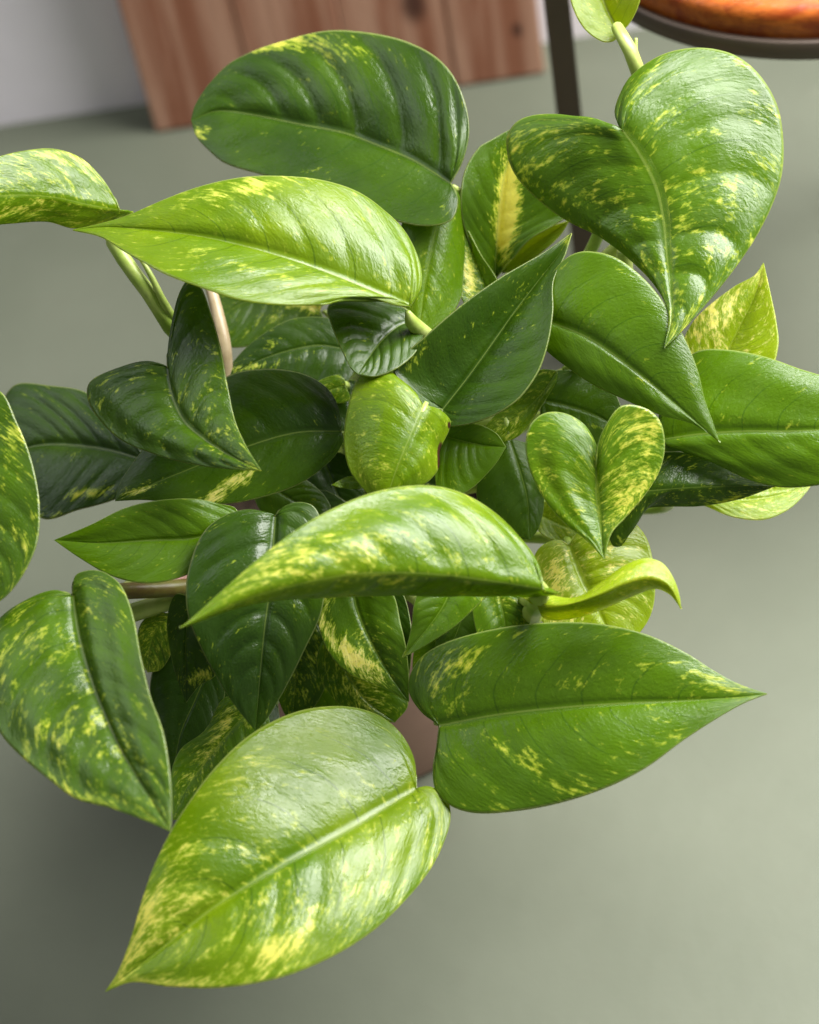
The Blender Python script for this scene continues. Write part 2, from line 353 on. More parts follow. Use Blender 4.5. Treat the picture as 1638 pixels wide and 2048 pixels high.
# ------------------------------------------------------------------ the plant
plant = empty('pothos_plant', (PC[0], PC[1], 0.095), 'bushy green and yellow variegated heart-leaved vine growing from the pot', 'potted plant')
INV = Matrix.Translation((-PC[0], -PC[1], -0.095))
CM = 66.0                                   # photograph pixels per centimetre at the plant
CROWN = PC + np.array([0, 0, 0.094])
NS, NT = 96, 26
def tilt(y): return 0.27 * (y - 1024) / CM - 1.2
count = [0]
def leaf(mid, L, R, d0, gx=0.0, gy=0.35, lift=(0, 0), arch=0.0, tipd=0.0, bul=0.16, pleat=0.05, nv=9, s0=0.17,
         var=0.0, blobs=(), tone=0.0, cream=0.3, under=(False, False), pet=None, label=None, petr=0.0021, wave=0.05, red=False, burn=()):
    count[0] += 1; seed = count[0] * 3.71
    rg = np.random.default_rng(count[0])
    bx, by = mid[0]; tx, ty = mid[-1]
    d0 = d0 * 0.85 + tilt(by)
    pl = lambda q: d0 + gx * (q[..., 0] - bx) / CM + gy * (q[..., 1] - by) / CM
    s = np.linspace(0, 1, NS + 1)
    gs = np.clip((s - s0) / (1 - s0), 0, 1); gs = gs ** 1.12
    ms = spline(mid, 400)
    M2 = np.stack([np.interp(gs, np.linspace(0, 1, 400), ms[:, i]) for i in (0, 1)], 1)
    Md = pl(M2) + arch * np.sin(math.pi * gs) + tipd * gs ** 2
    t = np.linspace(0, 1, NT + 1) ** 0.9
    halves = []
    for side, (E, lf) in enumerate(((L, lift[0]), (R, lift[1]))):
        e2 = spline([mid[0]] + list(E) + [mid[-1]], NS + 1)
        w = np.sin(math.pi * np.clip(s, 0, 1) ** 0.75)
        ph = rg.uniform(0, 6.28, 3)
        wav = wave * (np.sin(s * 9 + ph[0]) + 0.6 * np.sin(s * 17 + ph[1])) * w
        ed = pl(e2) + lf * w + arch * np.sin(math.pi * gs) + tipd * gs ** 2 + wav
        q2 = M2[:, None] + (e2 - M2)[:, None] * t[None, :, None]
        # the rise from rib to rim follows a curve, so each half is gently rounded
        qd = Md[:, None] + (ed - Md)[:, None] * t[None, :]
        p3 = P(q2[..., 0], q2[..., 1], qd)
        halves.append((p3, q2))
    # grid normals
    def nrm(p):
        du = np.gradient(p, axis=0); dv = np.gradient(p, axis=1)
        n = np.cross(du, dv); n /= np.linalg.norm(n, axis=2)[..., None] + 1e-12
        return n
    tocam = -c2w([0, 0, 1])
    full = []
    for side, (p3, q2) in enumerate(halves):
        n = nrm(p3); n[0] = n[2]; n[1] = n[2]; n[-1] = n[-3]; n[-2] = n[-3]
        n[:, 0] = n[:, 1]
        sg = np.sign(np.median((n @ tocam))) or 1.0
        n = n * sg * (-1 if under[side] else 1)
        vs = s[:, None] - 0.16 * t[None] ** 2
        width = np.linalg.norm(p3[:, -1] - p3[:, 0], axis=1)[:, None]
        env = np.clip(width / 0.025, 0, 1)
        prof = np.sin(math.pi * t ** 0.8)[None]
        ph = rg.uniform(-0.2, 0.2)
        quilt = np.abs(np.sin(math.pi * (nv * (vs + 0.02 * ph + 0.02 * np.sin(11 * vs + 30 * ph))))) ** 0.55
        off = 0.0078 * bul * prof * env
        off = off + 0.0095 * (pleat[side] if isinstance(pleat, tuple) else pleat) * (1 + 0.5 * np.sin(5.3 * s[:, None] + 3 * ph * 10)) * (quilt - 0.6) * env * np.clip(t / 0.15, 0, 1)[None] * np.clip((1.06 - t) / 0.35, 0, 1)[None]
        lump = sum(rg.normal(0, 1) * np.sin((3 + 2*i) * s[:, None] + (4 + 3*i) * t[None] + rg.uniform(0, 6.28)) / (1 + i) for i in range(4))
        off = off + 0.0004 * lump * env * np.clip(t / 0.2, 0, 1)[None]
        off = off - 0.0003 * np.exp(-(t[None] / 0.05) ** 2) * env
        halves[side] = (p3 + n * off[..., None], q2, n)
    nr = -(halves[0][2][:, 0] + halves[1][2][:, 0])
    # weld halves along the rib
    V = []; A = []; Bt = []; Ct = []
    idx = np.zeros((2, NS + 1, NT + 1), int)
    mid_p = (halves[0][0][:, 0] + halves[1][0][:, 0]) / 2
    for side in (0, 1):
        p3, q2, n = halves[side]
        for j in range(NT + 1):
            if j == 0 and side == 1: idx[1, :, 0] = idx[0, :, 0]; continue
            idx[side, :, j] = len(V) + np.arange(NS + 1)
            V.extend((mid_p if j == 0 else p3[:, j]).tolist())
            q = q2[:, j]
            vv = np.full(NS + 1, var, float)
            for (x, y, rx, ry, ang, amp) in blobs:
                ca, sa = math.cos(math.radians(ang)), math.sin(math.radians(ang))
                dx, dy = q[:, 0] - x, q[:, 1] - y
                vv += amp * np.exp(-((dx*ca + dy*sa) / rx) ** 2 - ((-dx*sa + dy*ca) / ry) ** 2)
            A.extend(np.stack([vv, s + 1.37 * side, np.full(NS + 1, t[j])], 1).tolist())
            bv = np.zeros(NS + 1)
            for (x, y, rx, ry, amp) in burn: bv += amp * np.exp(-((q[:, 0] - x) / rx) ** 2 - ((q[:, 1] - y) / ry) ** 2)
            Ct.extend(np.stack([bv, bv, bv], 1).tolist())
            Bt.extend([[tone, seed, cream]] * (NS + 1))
    V = np.array(V); nv_ = len(V)
    Nn = np.zeros_like(V); 
    for side in (0, 1):
        for j in range(NT + 1): Nn[idx[side, :, j]] += halves[side][2][:, j]
    Nn /= np.linalg.norm(Nn, axis=1)[:, None] + 1e-9
    th = 0.00042
    allv = np.vstack([V, V - Nn * th])
    F = []; MI = []
    for side in (0, 1):
        I = idx[side]
        a, b, c, d = I[:-1, :-1], I[1:, :-1], I[1:, 1:], I[:-1, 1:]
        quad = np.stack([a, b, c, d], -1).reshape(-1, 4)
        # facing: test the middle quad
        k = NS // 2 * NT + NT // 2
        q0 = quad[k]; fn = np.cross(V[q0[1]] - V[q0[0]], V[q0[2]] - V[q0[0]])
        flip = np.dot(fn, Nn[q0[0]]) < 0
        top = quad[:, ::-1] if flip else quad
        bot = (quad if flip else quad[:, ::-1]) + nv_
        F.extend(top.tolist()); MI.extend([0] * len(top)); F.extend(bot.tolist()); MI.extend([1] * len(bot))
        e = I[:, -1]
        for i in range(NS):
            r = (e[i], e[i+1], e[i+1] + nv_, e[i] + nv_)
            F.append(r if not flip else r[::-1]); MI.append(0)
    # drop degenerate corners
    F2 = []; M2i = []
    for fc, mi in zip(F, MI):
        u = list(dict.fromkeys(fc))
        if len(u) >= 3: F2.append(u); M2i.append(mi)
    o = mesh_obj('leaf', allv - np.array([PC[0], PC[1], 0.095]), F2, [M_LEAF, M_UNDER], plant, True, M2i,
                 {'leaf_a': np.vstack([A, A]), 'leaf_b': np.vstack([Bt, Bt]), 'leaf_c': np.vstack([Ct, Ct])})
    if label: o['label'] = label
    # the stalk, from the leaf's base down into the pot
    base = mid_p[0]
    back = mid_p[0] - mid_p[min(NS, 16)]; back /= np.linalg.norm(back) + 1e-9
    a = rg.uniform(0, 6.28); rr = rg.uniform(0.006, 0.03)
    end = CROWN + np.array([rr * math.cos(a), rr * math.sin(a), -0.004])
    away = c2w([0, 0, 1])
    nb_ = Nn[idx[0, 6, 0]]; dn = -nb_ if np.dot(nb_, tocam) > 0 else nb_      # stalk side: away from the viewer's face of the blade
    start = mid_p[3] + dn * petr * 0.9
    if pet:
        pts = [start] + [P(x, y, d + tilt(y)) for x, y, d in pet]; lastp = pts[-1]
    else:
        lastp = base + dn * 0.014 + away * 0.02
        pts = [start, base + dn * 0.0055 + back * 0.001, lastp]
    pts.append(lastp * 0.45 + end * 0.55 + np.array([0, 0, 0.018]) + rg.normal(0, 0.004, 3))
    pts.append(end)
    path = spline(pts, 34)
    u = np.linspace(0, 1, 34)
    v, f = tube(path - np.array([PC[0], PC[1], 0.095]), petr * np.clip(0.35 + u / 0.06, 0, 1) * (0.85 + 0.4 * u), 10)
    po = mesh_obj('petiole', v, f, M_RED if red else M_STEM, o)
    return o
T, Fa = True, False
# front pair ---------------------------------------------------------------------------------------------
leaf([(832,1577),(700,1655),(560,1730),(420,1820),(300,1915),(210,1983)],
     [(829,1520),(800,1465),(750,1428),(680,1413),(590,1425),(500,1470),(430,1535),(380,1600),(345,1655),(310,1725),(285,1795),(260,1880),(235,1945)],
     [(855,1572),(885,1585),(901,1620),(894,1668),(860,1740),(800,1812),(740,1866),(660,1915),(560,1955),(440,1975),(330,1972),(262,1964)],
     1.6, gx=-0.2, gy=0.52, lift=(0.1,0.0), arch=0.8, tipd=-1.7, bul=0.32, pleat=0.05, tone=0.45, var=0.17, cream=0.45,
     blobs=[(290,1850,70,45,-55,0.42),(350,1790,130,60,-45,0.22),(560,1900,60,30,-20,0.5),(560,1880,140,60,-35,0.22),(330,1965,120,12,3,0.5),(250,1930,60,20,-45,0.4),
            (520,1560,90,50,0,0.06),(760,1480,160,60,0,-0.3),(840,1680,80,50,0,0.06),(650,1680,200,25,-30,-0.1),(470,1455,120,14,-28,0.35),(330,1680,20,60,20,0.3)],
     pet=[(815,1592,0.4),(780,1545,-0.6),(740,1450,-2.4)], label='large yellow-streaked leaf pointing down to the floor with its rim lit')
leaf([(880,1450),(1000,1428),(1130,1414),(1250,1406),(1380,1401),(1480,1394),(1534,1387)],
     [(845,1427),(818,1385),(822,1345),(850,1308),(905,1280),(1000,1256),(1100,1245),(1200,1248),(1290,1268),(1370,1305),(1430,1343),(1480,1369)],
     [(875,1490),(866,1540),(871,1580),(900,1611),(950,1626),(1030,1622),(1120,1605),(1210,1575),(1290,1535),(1370,1477),(1440,1432),(1492,1403)],
     1.2, gx=0.25, gy=0.2, lift=(-0.2,0.6), arch=0.2, tipd=-0.3, bul=0.25, pleat=0.045, tone=-0.25, var=0.02, cream=0.1,
     blobs=[(930,1330,70,40,-50,0.30),(880,1400,40,60,0,0.22),(1440,1372,70,22,10,0.5),(1060,1530,90,20,25,0.35),(1000,1490,40,15,40,0.2),(1100,1600,150,18,-15,0.25),(1100,1420,200,40,0,-0.12)],
     pet=[(905,1442,0.0),(940,1400,-0.8),(910,1300,-2.0)], label='broad dark green leaf pointing right over the bare floor')
# the long wavy leaf across the middle
leaf([(1085,1178),(1000,1165),(900,1152),(800,1146),(700,1150),(600,1168),(500,1195),(420,1228),(360,1256)],
     [(1078,1130),(1050,1085),(1000,1030),(930,985),(850,968),(760,980),(680,1010),(600,1055),(520,1115),(440,1185),(385,1235)],
     [(1120,1186),(1060,1190),(1000,1184),(900,1188),(760,1193),(640,1197),(540,1204),(460,1222),(400,1244)],
     6.2, gx=-0.18, gy=0.5, lift=(0.1,-2.6), arch=0.8, bul=0.30, pleat=0.08, nv=8, tone=0.4, var=0.12, cream=0.35, s0=0.12,
     blobs=[(650,1110,140,40,-12,0.36),(520,1150,90,40,-30,0.25),(760,1150,70,12,5,0.3),(820,985,70,12,0,0.25),(980,1060,60,30,40,0.1)],
     pet=[(1078,1198,3.4),(1064,1226,0.8),(1052,1275,-2.4)], petr=0.0034, label='long wavy leaf with white sheen and yellow streaks across the middle')
# yellow curling leaf to its right
leaf([(1075,1212),(1130,1210),(1190,1192),(1250,1166),(1300,1156),(1338,1172),(1362,1218)],
     [(1040,1190),(1085,1188),(1150,1195),(1200,1165),(1245,1132),(1290,1116),(1325,1126),(1348,1158),(1360,1195)],
     [(1088,1236),(1130,1238),(1200,1219),(1260,1194),(1310,1178),(1340,1190)],
     4.4, gx=0.1, gy=0.3, lift=(-0.4,-1.2), arch=0.5, bul=0.15, pleat=0.02, tone=1.2, var=0.30, cream=0.0, s0=0.1,
     blobs=[(1280,1150,60,20,0,0.2),(1080,1200,60,20,0,0.15)], pet=[(1062,1204,2.4),(1030,1190,0.0)], petr=0.0022,
     label='small yellow green leaf curling over at its tip')
# top leaf, pleated
leaf([(900,366),(830,322),(760,292),(690,266),(600,248),(500,228),(435,222),(382,240)],
     [(925,320),(938,260),(925,190),(890,130),(830,90),(750,68),(660,62),(560,85),(470,120),(420,165),(390,210)],
     [(915,400),(900,440),(840,450),(760,430),(680,400),(600,370),(520,348),(450,326),(415,298),(392,272)],
     1.6, gx=0.30, gy=0.40, lift=(0.5,0.7), arch=-0.4, tipd=-0.2, bul=0.20, pleat=(0.15,0.03), nv=8, tone=-0.65, var=-0.15, cream=0.2,
     blobs=[(640,95,110,26,12,0.75),(540,92,80,14,-14,0.5),(402,268,22,16,40,0.8),(640,346,70,8,4,0.5),(840,400,60,30,30,0.12)],
     label='large pleated dark leaf with a yellow patch on its upper rim')
# hanging leaf below it
leaf([(906,372),(880,430),(862,500),(848,580),(838,665)],
     [(870,372),(830,400),(800,460),(795,540),(810,610),(825,650)],
     [(925,410),(932,470),(928,540),(920,600),(885,650)],
     1.5, gx=0.0, gy=0.1, lift=(-0.3,-0.6), bul=0.2, pleat=0.03, tone=0.25, var=0.0,
     blobs=[(880,410,50,25,20,0.22)])
# bright leaf pointing left
leaf([(820,612),(770,592),(690,558),(600,524),(500,494),(400,472),(300,460),(215,454),(145,459)],
     [(836,590),(844,560),(838,520),(815,470),(780,430),(720,385),(650,360),(560,350),(480,353),(400,371),(330,397),(250,432),(195,448)],
     [(790,608),(730,592),(650,606),(560,608),(480,600),(400,576),(330,550),(250,505),(200,473)],
     4.6, gx=-0.12, gy=0.5, lift=(0.1,0.9), arch=0.75, tipd=-0.6, bul=0.30, pleat=0.06, tone=0.42, var=0.06, cream=0.4,
     blobs=[(490,378,120,22,-12,0.55),(540,390,100,30,0,0.1),(580,560,170,18,5,0.16),(400,520,120,20,15,0.12),(730,500,80,60,0,-0.1)],
     pet=[(812,630,3.5),(834,655,2.7),(862,692,0.8)], petr=0.0029, label='bright green leaf pointing left above the crown')
# leaf leaving the frame on the left
leaf([(238,420),(180,410),(110,395),(30,390),(-60,400),(-170,440)],
     [(222,382),(195,345),(160,314),(110,297),(60,299),(0,312),(-70,340),(-130,390)],
     [(268,424),(225,440),(150,457),(95,444),(20,448),(-60,455),(-120,455)],
     3.0, gx=-0.68, gy=0.34, lift=(0.1,-0.9), arch=0.1, bul=0.1, pleat=0.05, tone=0.3, var=0.22, cream=0.35,
     blobs=[(190,330,50,20,45,0.35),(120,310,60,14,0,0.35),(30,420,60,14,10,0.3),(60,350,100,40,0,0.12)],
     pet=[(218,462,1.6),(250,522,1.5),(300,590,1.1),(347,662,0.3)], petr=0.0027, label='shiny leaf reaching past the left edge on a thick pale stalk')
# heart leaf, upper right
leaf([(1246,262),(1280,310),(1310,370),(1325,430),(1332,500),(1340,580),(1342,640),(1329,695)],
     [(1222,248),(1180,238),(1100,228),(1042,238),(1015,268),(1015,312),(1030,350),(1070,395),(1130,440),(1200,475),(1262,522),(1312,575),(1336,625)],
     [(1229,230),(1236,195),(1262,150),(1320,110),(1390,95),(1460,106),(1512,142),(1550,200),(1565,262),(1565,340),(1548,402),(1510,478),(1452,560),(1400,622),(1358,668)],
     5.6, gx=0.24, gy=0.15, lift=(-0.8,-0.9), arch=-0.5, tipd=0.1, bul=0.28, pleat=(0.07,0.12), nv=8, tone=-0.2, var=0.12, cream=0.25,
     blobs=[(1040,310,18,50,-10,0.45),(1130,400,30,20,0,0.15),(1360,250,60,20,20,0.12),(1400,350,40,25,30,0.22),(1350,640,40,40,0,0.28),(1320,470,60,60,0,0.1),(1440,180,70,70,0,-0.1)],
     pet=[(1232,268,3.6),(1212,400,1.8),(1180,505,0.0)], label='big speckled heart leaf with ribbed right half below the stool')
# shoot at the top edge
leaf([(1238,62),(1215,20),(1195,-40),(1185,-120),(1190,-190)],
     [(1228,80),(1205,82),(1170,58),(1148,20),(1138,-20),(1135,-80),(1150,-140)],
     [(1256,48),(1272,20),(1284,-20),(1290,-70),(1270,-130)],
     4.0, gx=0.4, gy=-0.1, lift=(0.7,0.5), bul=0.15, pleat=0.03, tone=0.85, var=0.12, cream=0.4, blobs=[(1195,45,14,60,-30,0.2)],
     pet=[(1232,50,3.9),(1246,76,4.0),(1262,105,3.8),(1278,148,3.3),(1284,205,2.0),(1260,470,0.0)], petr=0.0026, label='young bright leaf at the stool on an upright pale shoot')
# leaf under the heart leaf
leaf([(1090,640),(1180,678),(1270,742),(1350,808),(1405,856),(1440,886)],
     [(1080,590),(1105,545),(1140,512),(1175,503),(1232,516),(1290,560),(1336,618),(1372,682),(1396,742),(1410,800),(1425,842)],
     [(1075,680),(1100,708),(1135,735),(1180,766),(1250,800),(1320,830),(1380,846),(1416,866)],
     3.4, gx=0.22, gy=0.15, lift=(0.0,-0.2), arch=0.4, tipd=0.1, bul=0.28, pleat=0.035, tone=-0.25, var=-0.2, cream=0.2,
     blobs=[(1270,550,60,16,25,0.5),(1130,535,30,12,0,0.35),(1285,762,35,10,20,0.55)],
     label='smooth green leaf with drooping tip under the speckled heart leaf')
# dark pointed leaf in the middle
leaf([(886,818),(935,755),(982,690),(1030,622),(1078,560),(1118,508),(1143,466)],
     [(850,810),(810,775),(786,735),(850,672),(920,612),(1000,556),(1080,510),(1122,482)],
     [(884,840),(900,852),(970,836),(1030,801),(1070,752),(1092,698),(1105,625),(1106,562),(1130,508)],
     2.4, gx=0.25, gy=0.25, lift=(1.3,0.7), bul=0.15, pleat=0.05, tone=-0.7, var=-0.14, cream=0.1,
     blobs=[(830,715,50,30,-45,0.35),(1030,600,16,60,25,0.28),(1070,590,30,60,40,0.2),(1135,480,12,20,30,0.6),(930,820,50,12,-15,0.15)],
     pet=[(900,800,0.6),(905,830,-1.0),(880,900,-3.0)], label='dark trough-shaped leaf pointing up between lighter leaves')
# young cupped leaf with a burnt rim
leaf([(846,812),(822,868),(798,925),(782,970),(768,1015)],
     [(825,803),(800,768),(775,738),(745,727),(715,755),(694,818),(687,880),(697,935),(724,975)],
     [(880,820),(901,842),(896,866),(880,900),(878,935),(858,962),(815,988)],
     4.2, gx=0.0, gy=0.1, lift=(-0.9,-0.9), arch=0.3, bul=0.30, pleat=0.03, tone=0.5, var=0.10, cream=0.3, burn=[(879,912,7,34,1.0),(897,850,5,9,0.8)],
     blobs=[(740,940,60,30,0,0.15),(870,850,30,30,0,0.2)],
     pet=[(832,850,3.3),(818,920,1.5),(800,1000,-0.5)], label='young bright cupped leaf with a small brown burnt notch')
# small two-toned heart leaf on the right
leaf([(1193,935),(1192,990),(1200,1050),(1208,1118)],
     [(1196,900),(1172,852),(1132,827),(1090,826),(1060,850),(1051,892),(1060,942),(1090,1000),(1130,1046),(1176,1082)],
     [(1198,885),(1216,845),(1245,812),(1290,816),(1320,842),(1330,890),(1320,940),(1290,990),(1250,1034),(1221,1066)],
     3.6, gx=-0.1, gy=0.15, lift=(-0.3,0.7), arch=-0.2, bul=0.22, pleat=0.03, tone=0.2, var=0.16, cream=0.2,
     blobs=[(1280,900,50,110,15,0.32),(1240,1010,60,50,-40,0.25),(1250,850,50,30,0,0.12),(1280,980,60,10,-50,0.4),(1110,920,40,50,0,-0.08)],
     label='small heart leaf, green left half and yellow right half')
# right edge leaf
leaf([(1318,880),(1400,868),(1490,862),(1580,862),(1680,856),(1800,838),(1880,825)],
     [(1318,830),(1340,765),(1390,706),(1450,700),(1530,714),(1600,738),(1680,762),(1780,795)],
     [(1318,900),(1380,905),(1450,938),(1510,964),(1570,975),(1640,970),(1720,950),(1810,890)],
     2.2, gx=0.25, gy=0.22, lift=(-0.2,-0.3), arch=0.3, bul=0.25, pleat=0.04, tone=-0.05, var=-0.12, cream=0.2,
     blobs=[(1590,850,40,12,-15,0.35),(1500,955,60,8,15,0.3)], label='plain green leaf running off the right edge')
# its shaded neighbour below
leaf([(1255,985),(1320,980),(1400,974),(1480,972),(1550,973)],
     [(1270,930),(1320,905),(1380,906),(1450,936),(1510,962)],
     [(1240,1020),(1218,1070),(1216,1100),(1235,1102),(1254,1078),(1265,1042),(1285,1020),(1330,1014),(1400,1012),(1480,998)],
     1.6, gx=0.1, gy=0.0, lift=(-0.5,-0.6), bul=0.12, pleat=0.04, tone=-0.6, var=0.08, cream=0.1,
     blobs=[(1450,1000,90,10,-8,0.25)], label='olive shaded leaf with thin tip beneath the right edge leaf')
# pale blurred leaf low on the right
leaf([(1330,960),(1400,985),(1480,1000),(1560,990),(1625,965)],
     [(1350,930),(1430,920),(1520,925),(1590,945)],
     [(1345,985),(1410,1012),(1470,1034),(1530,1038),(1580,1016),(1612,985)],
     -2.6, gx=0.1, gy=0.6, tone=0.7, var=0.34, cream=0.9, label='pale washed-out leaf lying low beneath the right edge leaf')
# cream leaf behind the heart leaf, glare on its left painted in as cream
leaf([(1400,800),(1440,730),(1475,660),(1510,590),(1527,526)],
     [(1370,760),(1365,690),(1385,645),(1420,610),(1470,572),(1510,550)],
     [(1480,780),(1540,740),(1556,690),(1553,650),(1541,590)],
     0.0, gx=0.25, gy=0.1, lift=(0.4,0.4), tone=0.85, var=0.32, cream=1.0, pleat=0.05,
     blobs=[(1430,640,40,70,35,0.45),(1500,630,20,60,25,-0.2),(1520,560,20,30,0,0.3)], label='cream and green leaf pointing up behind the speckled heart leaf')
# upright leaves at the back
leaf([(990,556),(993,480),(1000,400),(1015,320),(1040,250)],
     [(962,530),(938,480),(923,420),(930,345),(958,296),(985,279),(1015,262)],
     [(1020,520),(1060,475),(1110,445),(1140,420),(1135,350),(1095,290)],
     -0.8, gx=0.0, gy=-0.1, lift=(0.8,0.6), tone=-0.35, var=-0.1, cream=0.3, pleat=0.06,
     blobs=[(1016,410,26,95,5,1.7),(1010,480,14,50,0,0.5)], label='upright leaf with one solid yellow stripe beside its rib')
leaf([(1004,546),(1040,510),(1085,478),(1140,440)],
     [(1020,508),(1050,478),(1095,455)], [(1030,540),(1075,512),(1120,472)],
     -1.6, gx=0.2, gy=-0.3, lift=(0.3,0.3), tone=0.75, var=0.0, under=(T,T), label='pale underside of a narrow folded leaf')
leaf([(985,610),(970,570),(950,520),(925,440)],
     [(955,620),(925,600),(915,540),(912,480)], [(1000,590),(990,553),(962,510),(938,465)],
     -0.4, gx=0.1, gy=-0.1, lift=(0.4,0.3), tone=-0.1, var=0.0, cream=0.9, blobs=[(938,555,16,60,-8,0.9)])
# silver shining leaf under the bright one
leaf([(836,640),(800,650),(765,680),(738,715),(716,748)],
     [(800,612),(740,590),(690,595),(656,612),(664,650),(684,700),(702,735)],
     [(846,670),(830,705),(795,735),(750,752)],
     2.6, gx=-0.2, gy=0.8, lift=(0.2,0.3), tone=-0.7, var=-0.1, pleat=0.08, bul=0.15, pet=[(820,660,1.4),(800,700,-0.5),(790,780,-3.0)], label='dark leathery leaf with silvery sheen')
# grey heart leaf on the left
leaf([(336,735),(344,790),(368,842),(410,880),(460,912),(522,941)],
     [(292,722),(222,740),(177,765),(175,800),(200,842),(242,880),(300,905),(370,925),(445,936)],
     [(336,690),(346,630),(360,582),(380,556),(401,572),(420,622),(440,692),(455,772),(470,842),(492,892)],
     4.0, gx=0.43, gy=0.5, lift=(-0.1,0.15), arch=-0.1, bul=0.25, pleat=(0.17,0.06), nv=9, tone=-0.6, var=0.0, cream=0.1,
     blobs=[(460,880,50,50,0,0.2),(395,780,30,60,0,0.16),(510,935,20,10,20,0.4)], label='greyish heart leaf with ribbed left half and raised right half')
leaf([(682,862),(600,864),(520,884),(420,922),(320,962),(230,1002)],
     [(676,812),(650,772),(600,746),(530,738),(460,750),(380,800),(310,868),(262,930),(238,970)],
     [(687,882),(660,922),(602,966),(540,990),(460,1007),(370,1008),(290,1000)],
     1.6, gx=0.1, gy=0.3, lift=(-0.2,-0.2), bul=0.25, pleat=0.05, tone=-0.65, var=-0.18, cream=1.0,
     blobs=[(465,968,60,16,-28,1.0),(275,982,46,9,-18,0.9),(430,1000,30,9,0,0.6)], label='broad dark leaf with cream dashes along its lower side')
leaf([(290,920),(220,900),(150,890),(80,890),(10,910)],
     [(280,880),(235,830),(170,785),(100,772),(30,770),(0,820)],
     [(270,960),(235,995),(150,1020),(85,1036),(30,990)],
     -2.2, gx=0.4, gy=0.5, tone=-0.75, var=-0.1, cream=0.2, pleat=0.06, blobs=[(180,988,55,12,-8,0.9),(110,1030,60,8,-5,0.5)],
     label='blurred dark leaf with one yellow streak at the far left')
leaf([(-120,800),(-90,880),(-60,960),(-30,1050),(-20,1130),(-20,1215)],
     [(-180,790),(-230,860),(-220,960),(-160,1080),(-80,1180)],
     [(-60,770),(0,782),(32,842),(60,912),(78,1000),(75,1080),(50,1142),(16,1188)],
     4.6, gx=0.4, gy=0.25, lift=(0.2,-0.4), tone=-0.45, var=0.10, cream=0.2, pleat=0.06,
     blobs=[(40,870,26,40,20,0.45),(55,1080,20,70,10,0.22),(15,930,12,50,10,0.2)], pet=[(-90,900,1.0),(-50,1260,-3.0),(180,1400,-6.0)], label='leaf cut by the left edge, dark with yellow flecks')
leaf([(476,1040),(400,1074),(300,1080),(200,1086),(108,1080)],
     [(470,1016),(440,1008),(390,998),(320,1000),(250,1016),(180,1050)],
     [(470,1085),(430,1120),(390,1142),(340,1160),(280,1165),(220,1150),(160,1116)],
     2.4, gx=0.1, gy=0.25, lift=(0.3,0.3), arch=0.2, bul=0.2, pleat=0.05, tone=0.0, var=-0.10, cream=0.1,
     blobs=[(270,1030,80,20,-15,0.14),(112,1080,15,10,0,0.3)], label='small spear-shaped leaf pointing left over the grey floor')
leaf([(551,1032),(547,1090),(541,1170),(530,1250),(521,1340),(511,1462)],
     [(502,1018),(450,1030),(410,1060),(385,1110),(372,1170),(376,1232),(400,1292),(432,1352),(470,1412)],
     [(566,1014),(596,1004),(626,1012),(642,1040),(655,1100),(650,1180),(640,1232),(612,1292),(572,1372),(532,1440)],
     3.0, gx=0.0, gy=0.2, lift=(0.1,0.2), arch=0.3, bul=0.28, pleat=0.10, tone=-0.75, var=-0.12, cream=0.1,
     blobs=[(450,1060,60,20,-30,0.12),(600,1260,30,40,0,0.06)], label='dark leathery heart leaf hanging in the lower middle')
leaf([(146,1192),(156,1262),(180,1350),(206,1420),(242,1500),(290,1580),(341,1662)],
     [(110,1180),(60,1196),(0,1236),(-36,1300),(-30,1400),(0,1466),(42,1512),(100,1560),(150,1596),(220,1615),(290,1640)],
     [(150,1152),(180,1140),(212,1146),(242,1172),(265,1232),(280,1312),(300,1392),(325,1462),(338,1542),(342,1602)],
     4.4, gx=0.3, gy=0.58, lift=(0.3,0.4), arch=0.1, bul=0.26, pleat=0.10, nv=8, tone=-0.4, var=0.10, cream=0.1,
     blobs=[(100,1480,110,80,30,0.16),(180,1600,140,14,18,0.3),(260,1520,40,110,-25,0.12),(60,1280,60,50,0,0.06),(250,1350,40,100,-10,-0.2)],
     label='large flecked leaf drooping at the lower left with raised grey half')
# lower tangle
leaf([(380,1195),(372,1270),(370,1340),(372,1405)],
     [(350,1190),(334,1240),(340,1300),(355,1362)], [(420,1230),(438,1290),(430,1350),(398,1372)],
     1.0, gx=0.1, gy=0.1, lift=(0.1,0.1), tone=-0.6, var=0.0, cream=0.4, blobs=[(405,1350,40,16,-25,0.6)])
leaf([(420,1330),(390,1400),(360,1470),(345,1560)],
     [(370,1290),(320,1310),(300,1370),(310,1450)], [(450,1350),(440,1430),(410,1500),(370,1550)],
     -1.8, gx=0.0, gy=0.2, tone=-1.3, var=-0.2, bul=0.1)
leaf([(520,1400),(470,1450),(420,1510),(370,1580),(346,1640)],
     [(450,1395),(410,1460),(360,1500),(340,1560)], [(540,1450),(510,1520),(460,1580),(400,1630)],
     0.2, gx=0.1, gy=0.4, tone=-0.2, var=0.12, cream=0.7, pleat=0.06,
     blobs=[(455,1440,14,80,28,0.5),(400,1520,14,60,32,0.3)], label='striped leaf tucked behind the front leaf')
leaf([(700,1150),(715,1220),(745,1290),(780,1350),(818,1404)],
     [(645,1160),(634,1210),(640,1262),(662,1312),(702,1350),(762,1374)], [(780,1180),(802,1250),(815,1320)],
     0.4, gx=0.1, gy=0.1, lift=(0.1,0.2), tone=-0.4, var=-0.05, cream=0.9, pleat=0.04,
     blobs=[(700,1310,90,24,42,0.9),(745,1300,30,60,-20,0.3),(650,1225,20,40,0,0.4)], label='half cream leaf hanging below the wavy leaf')
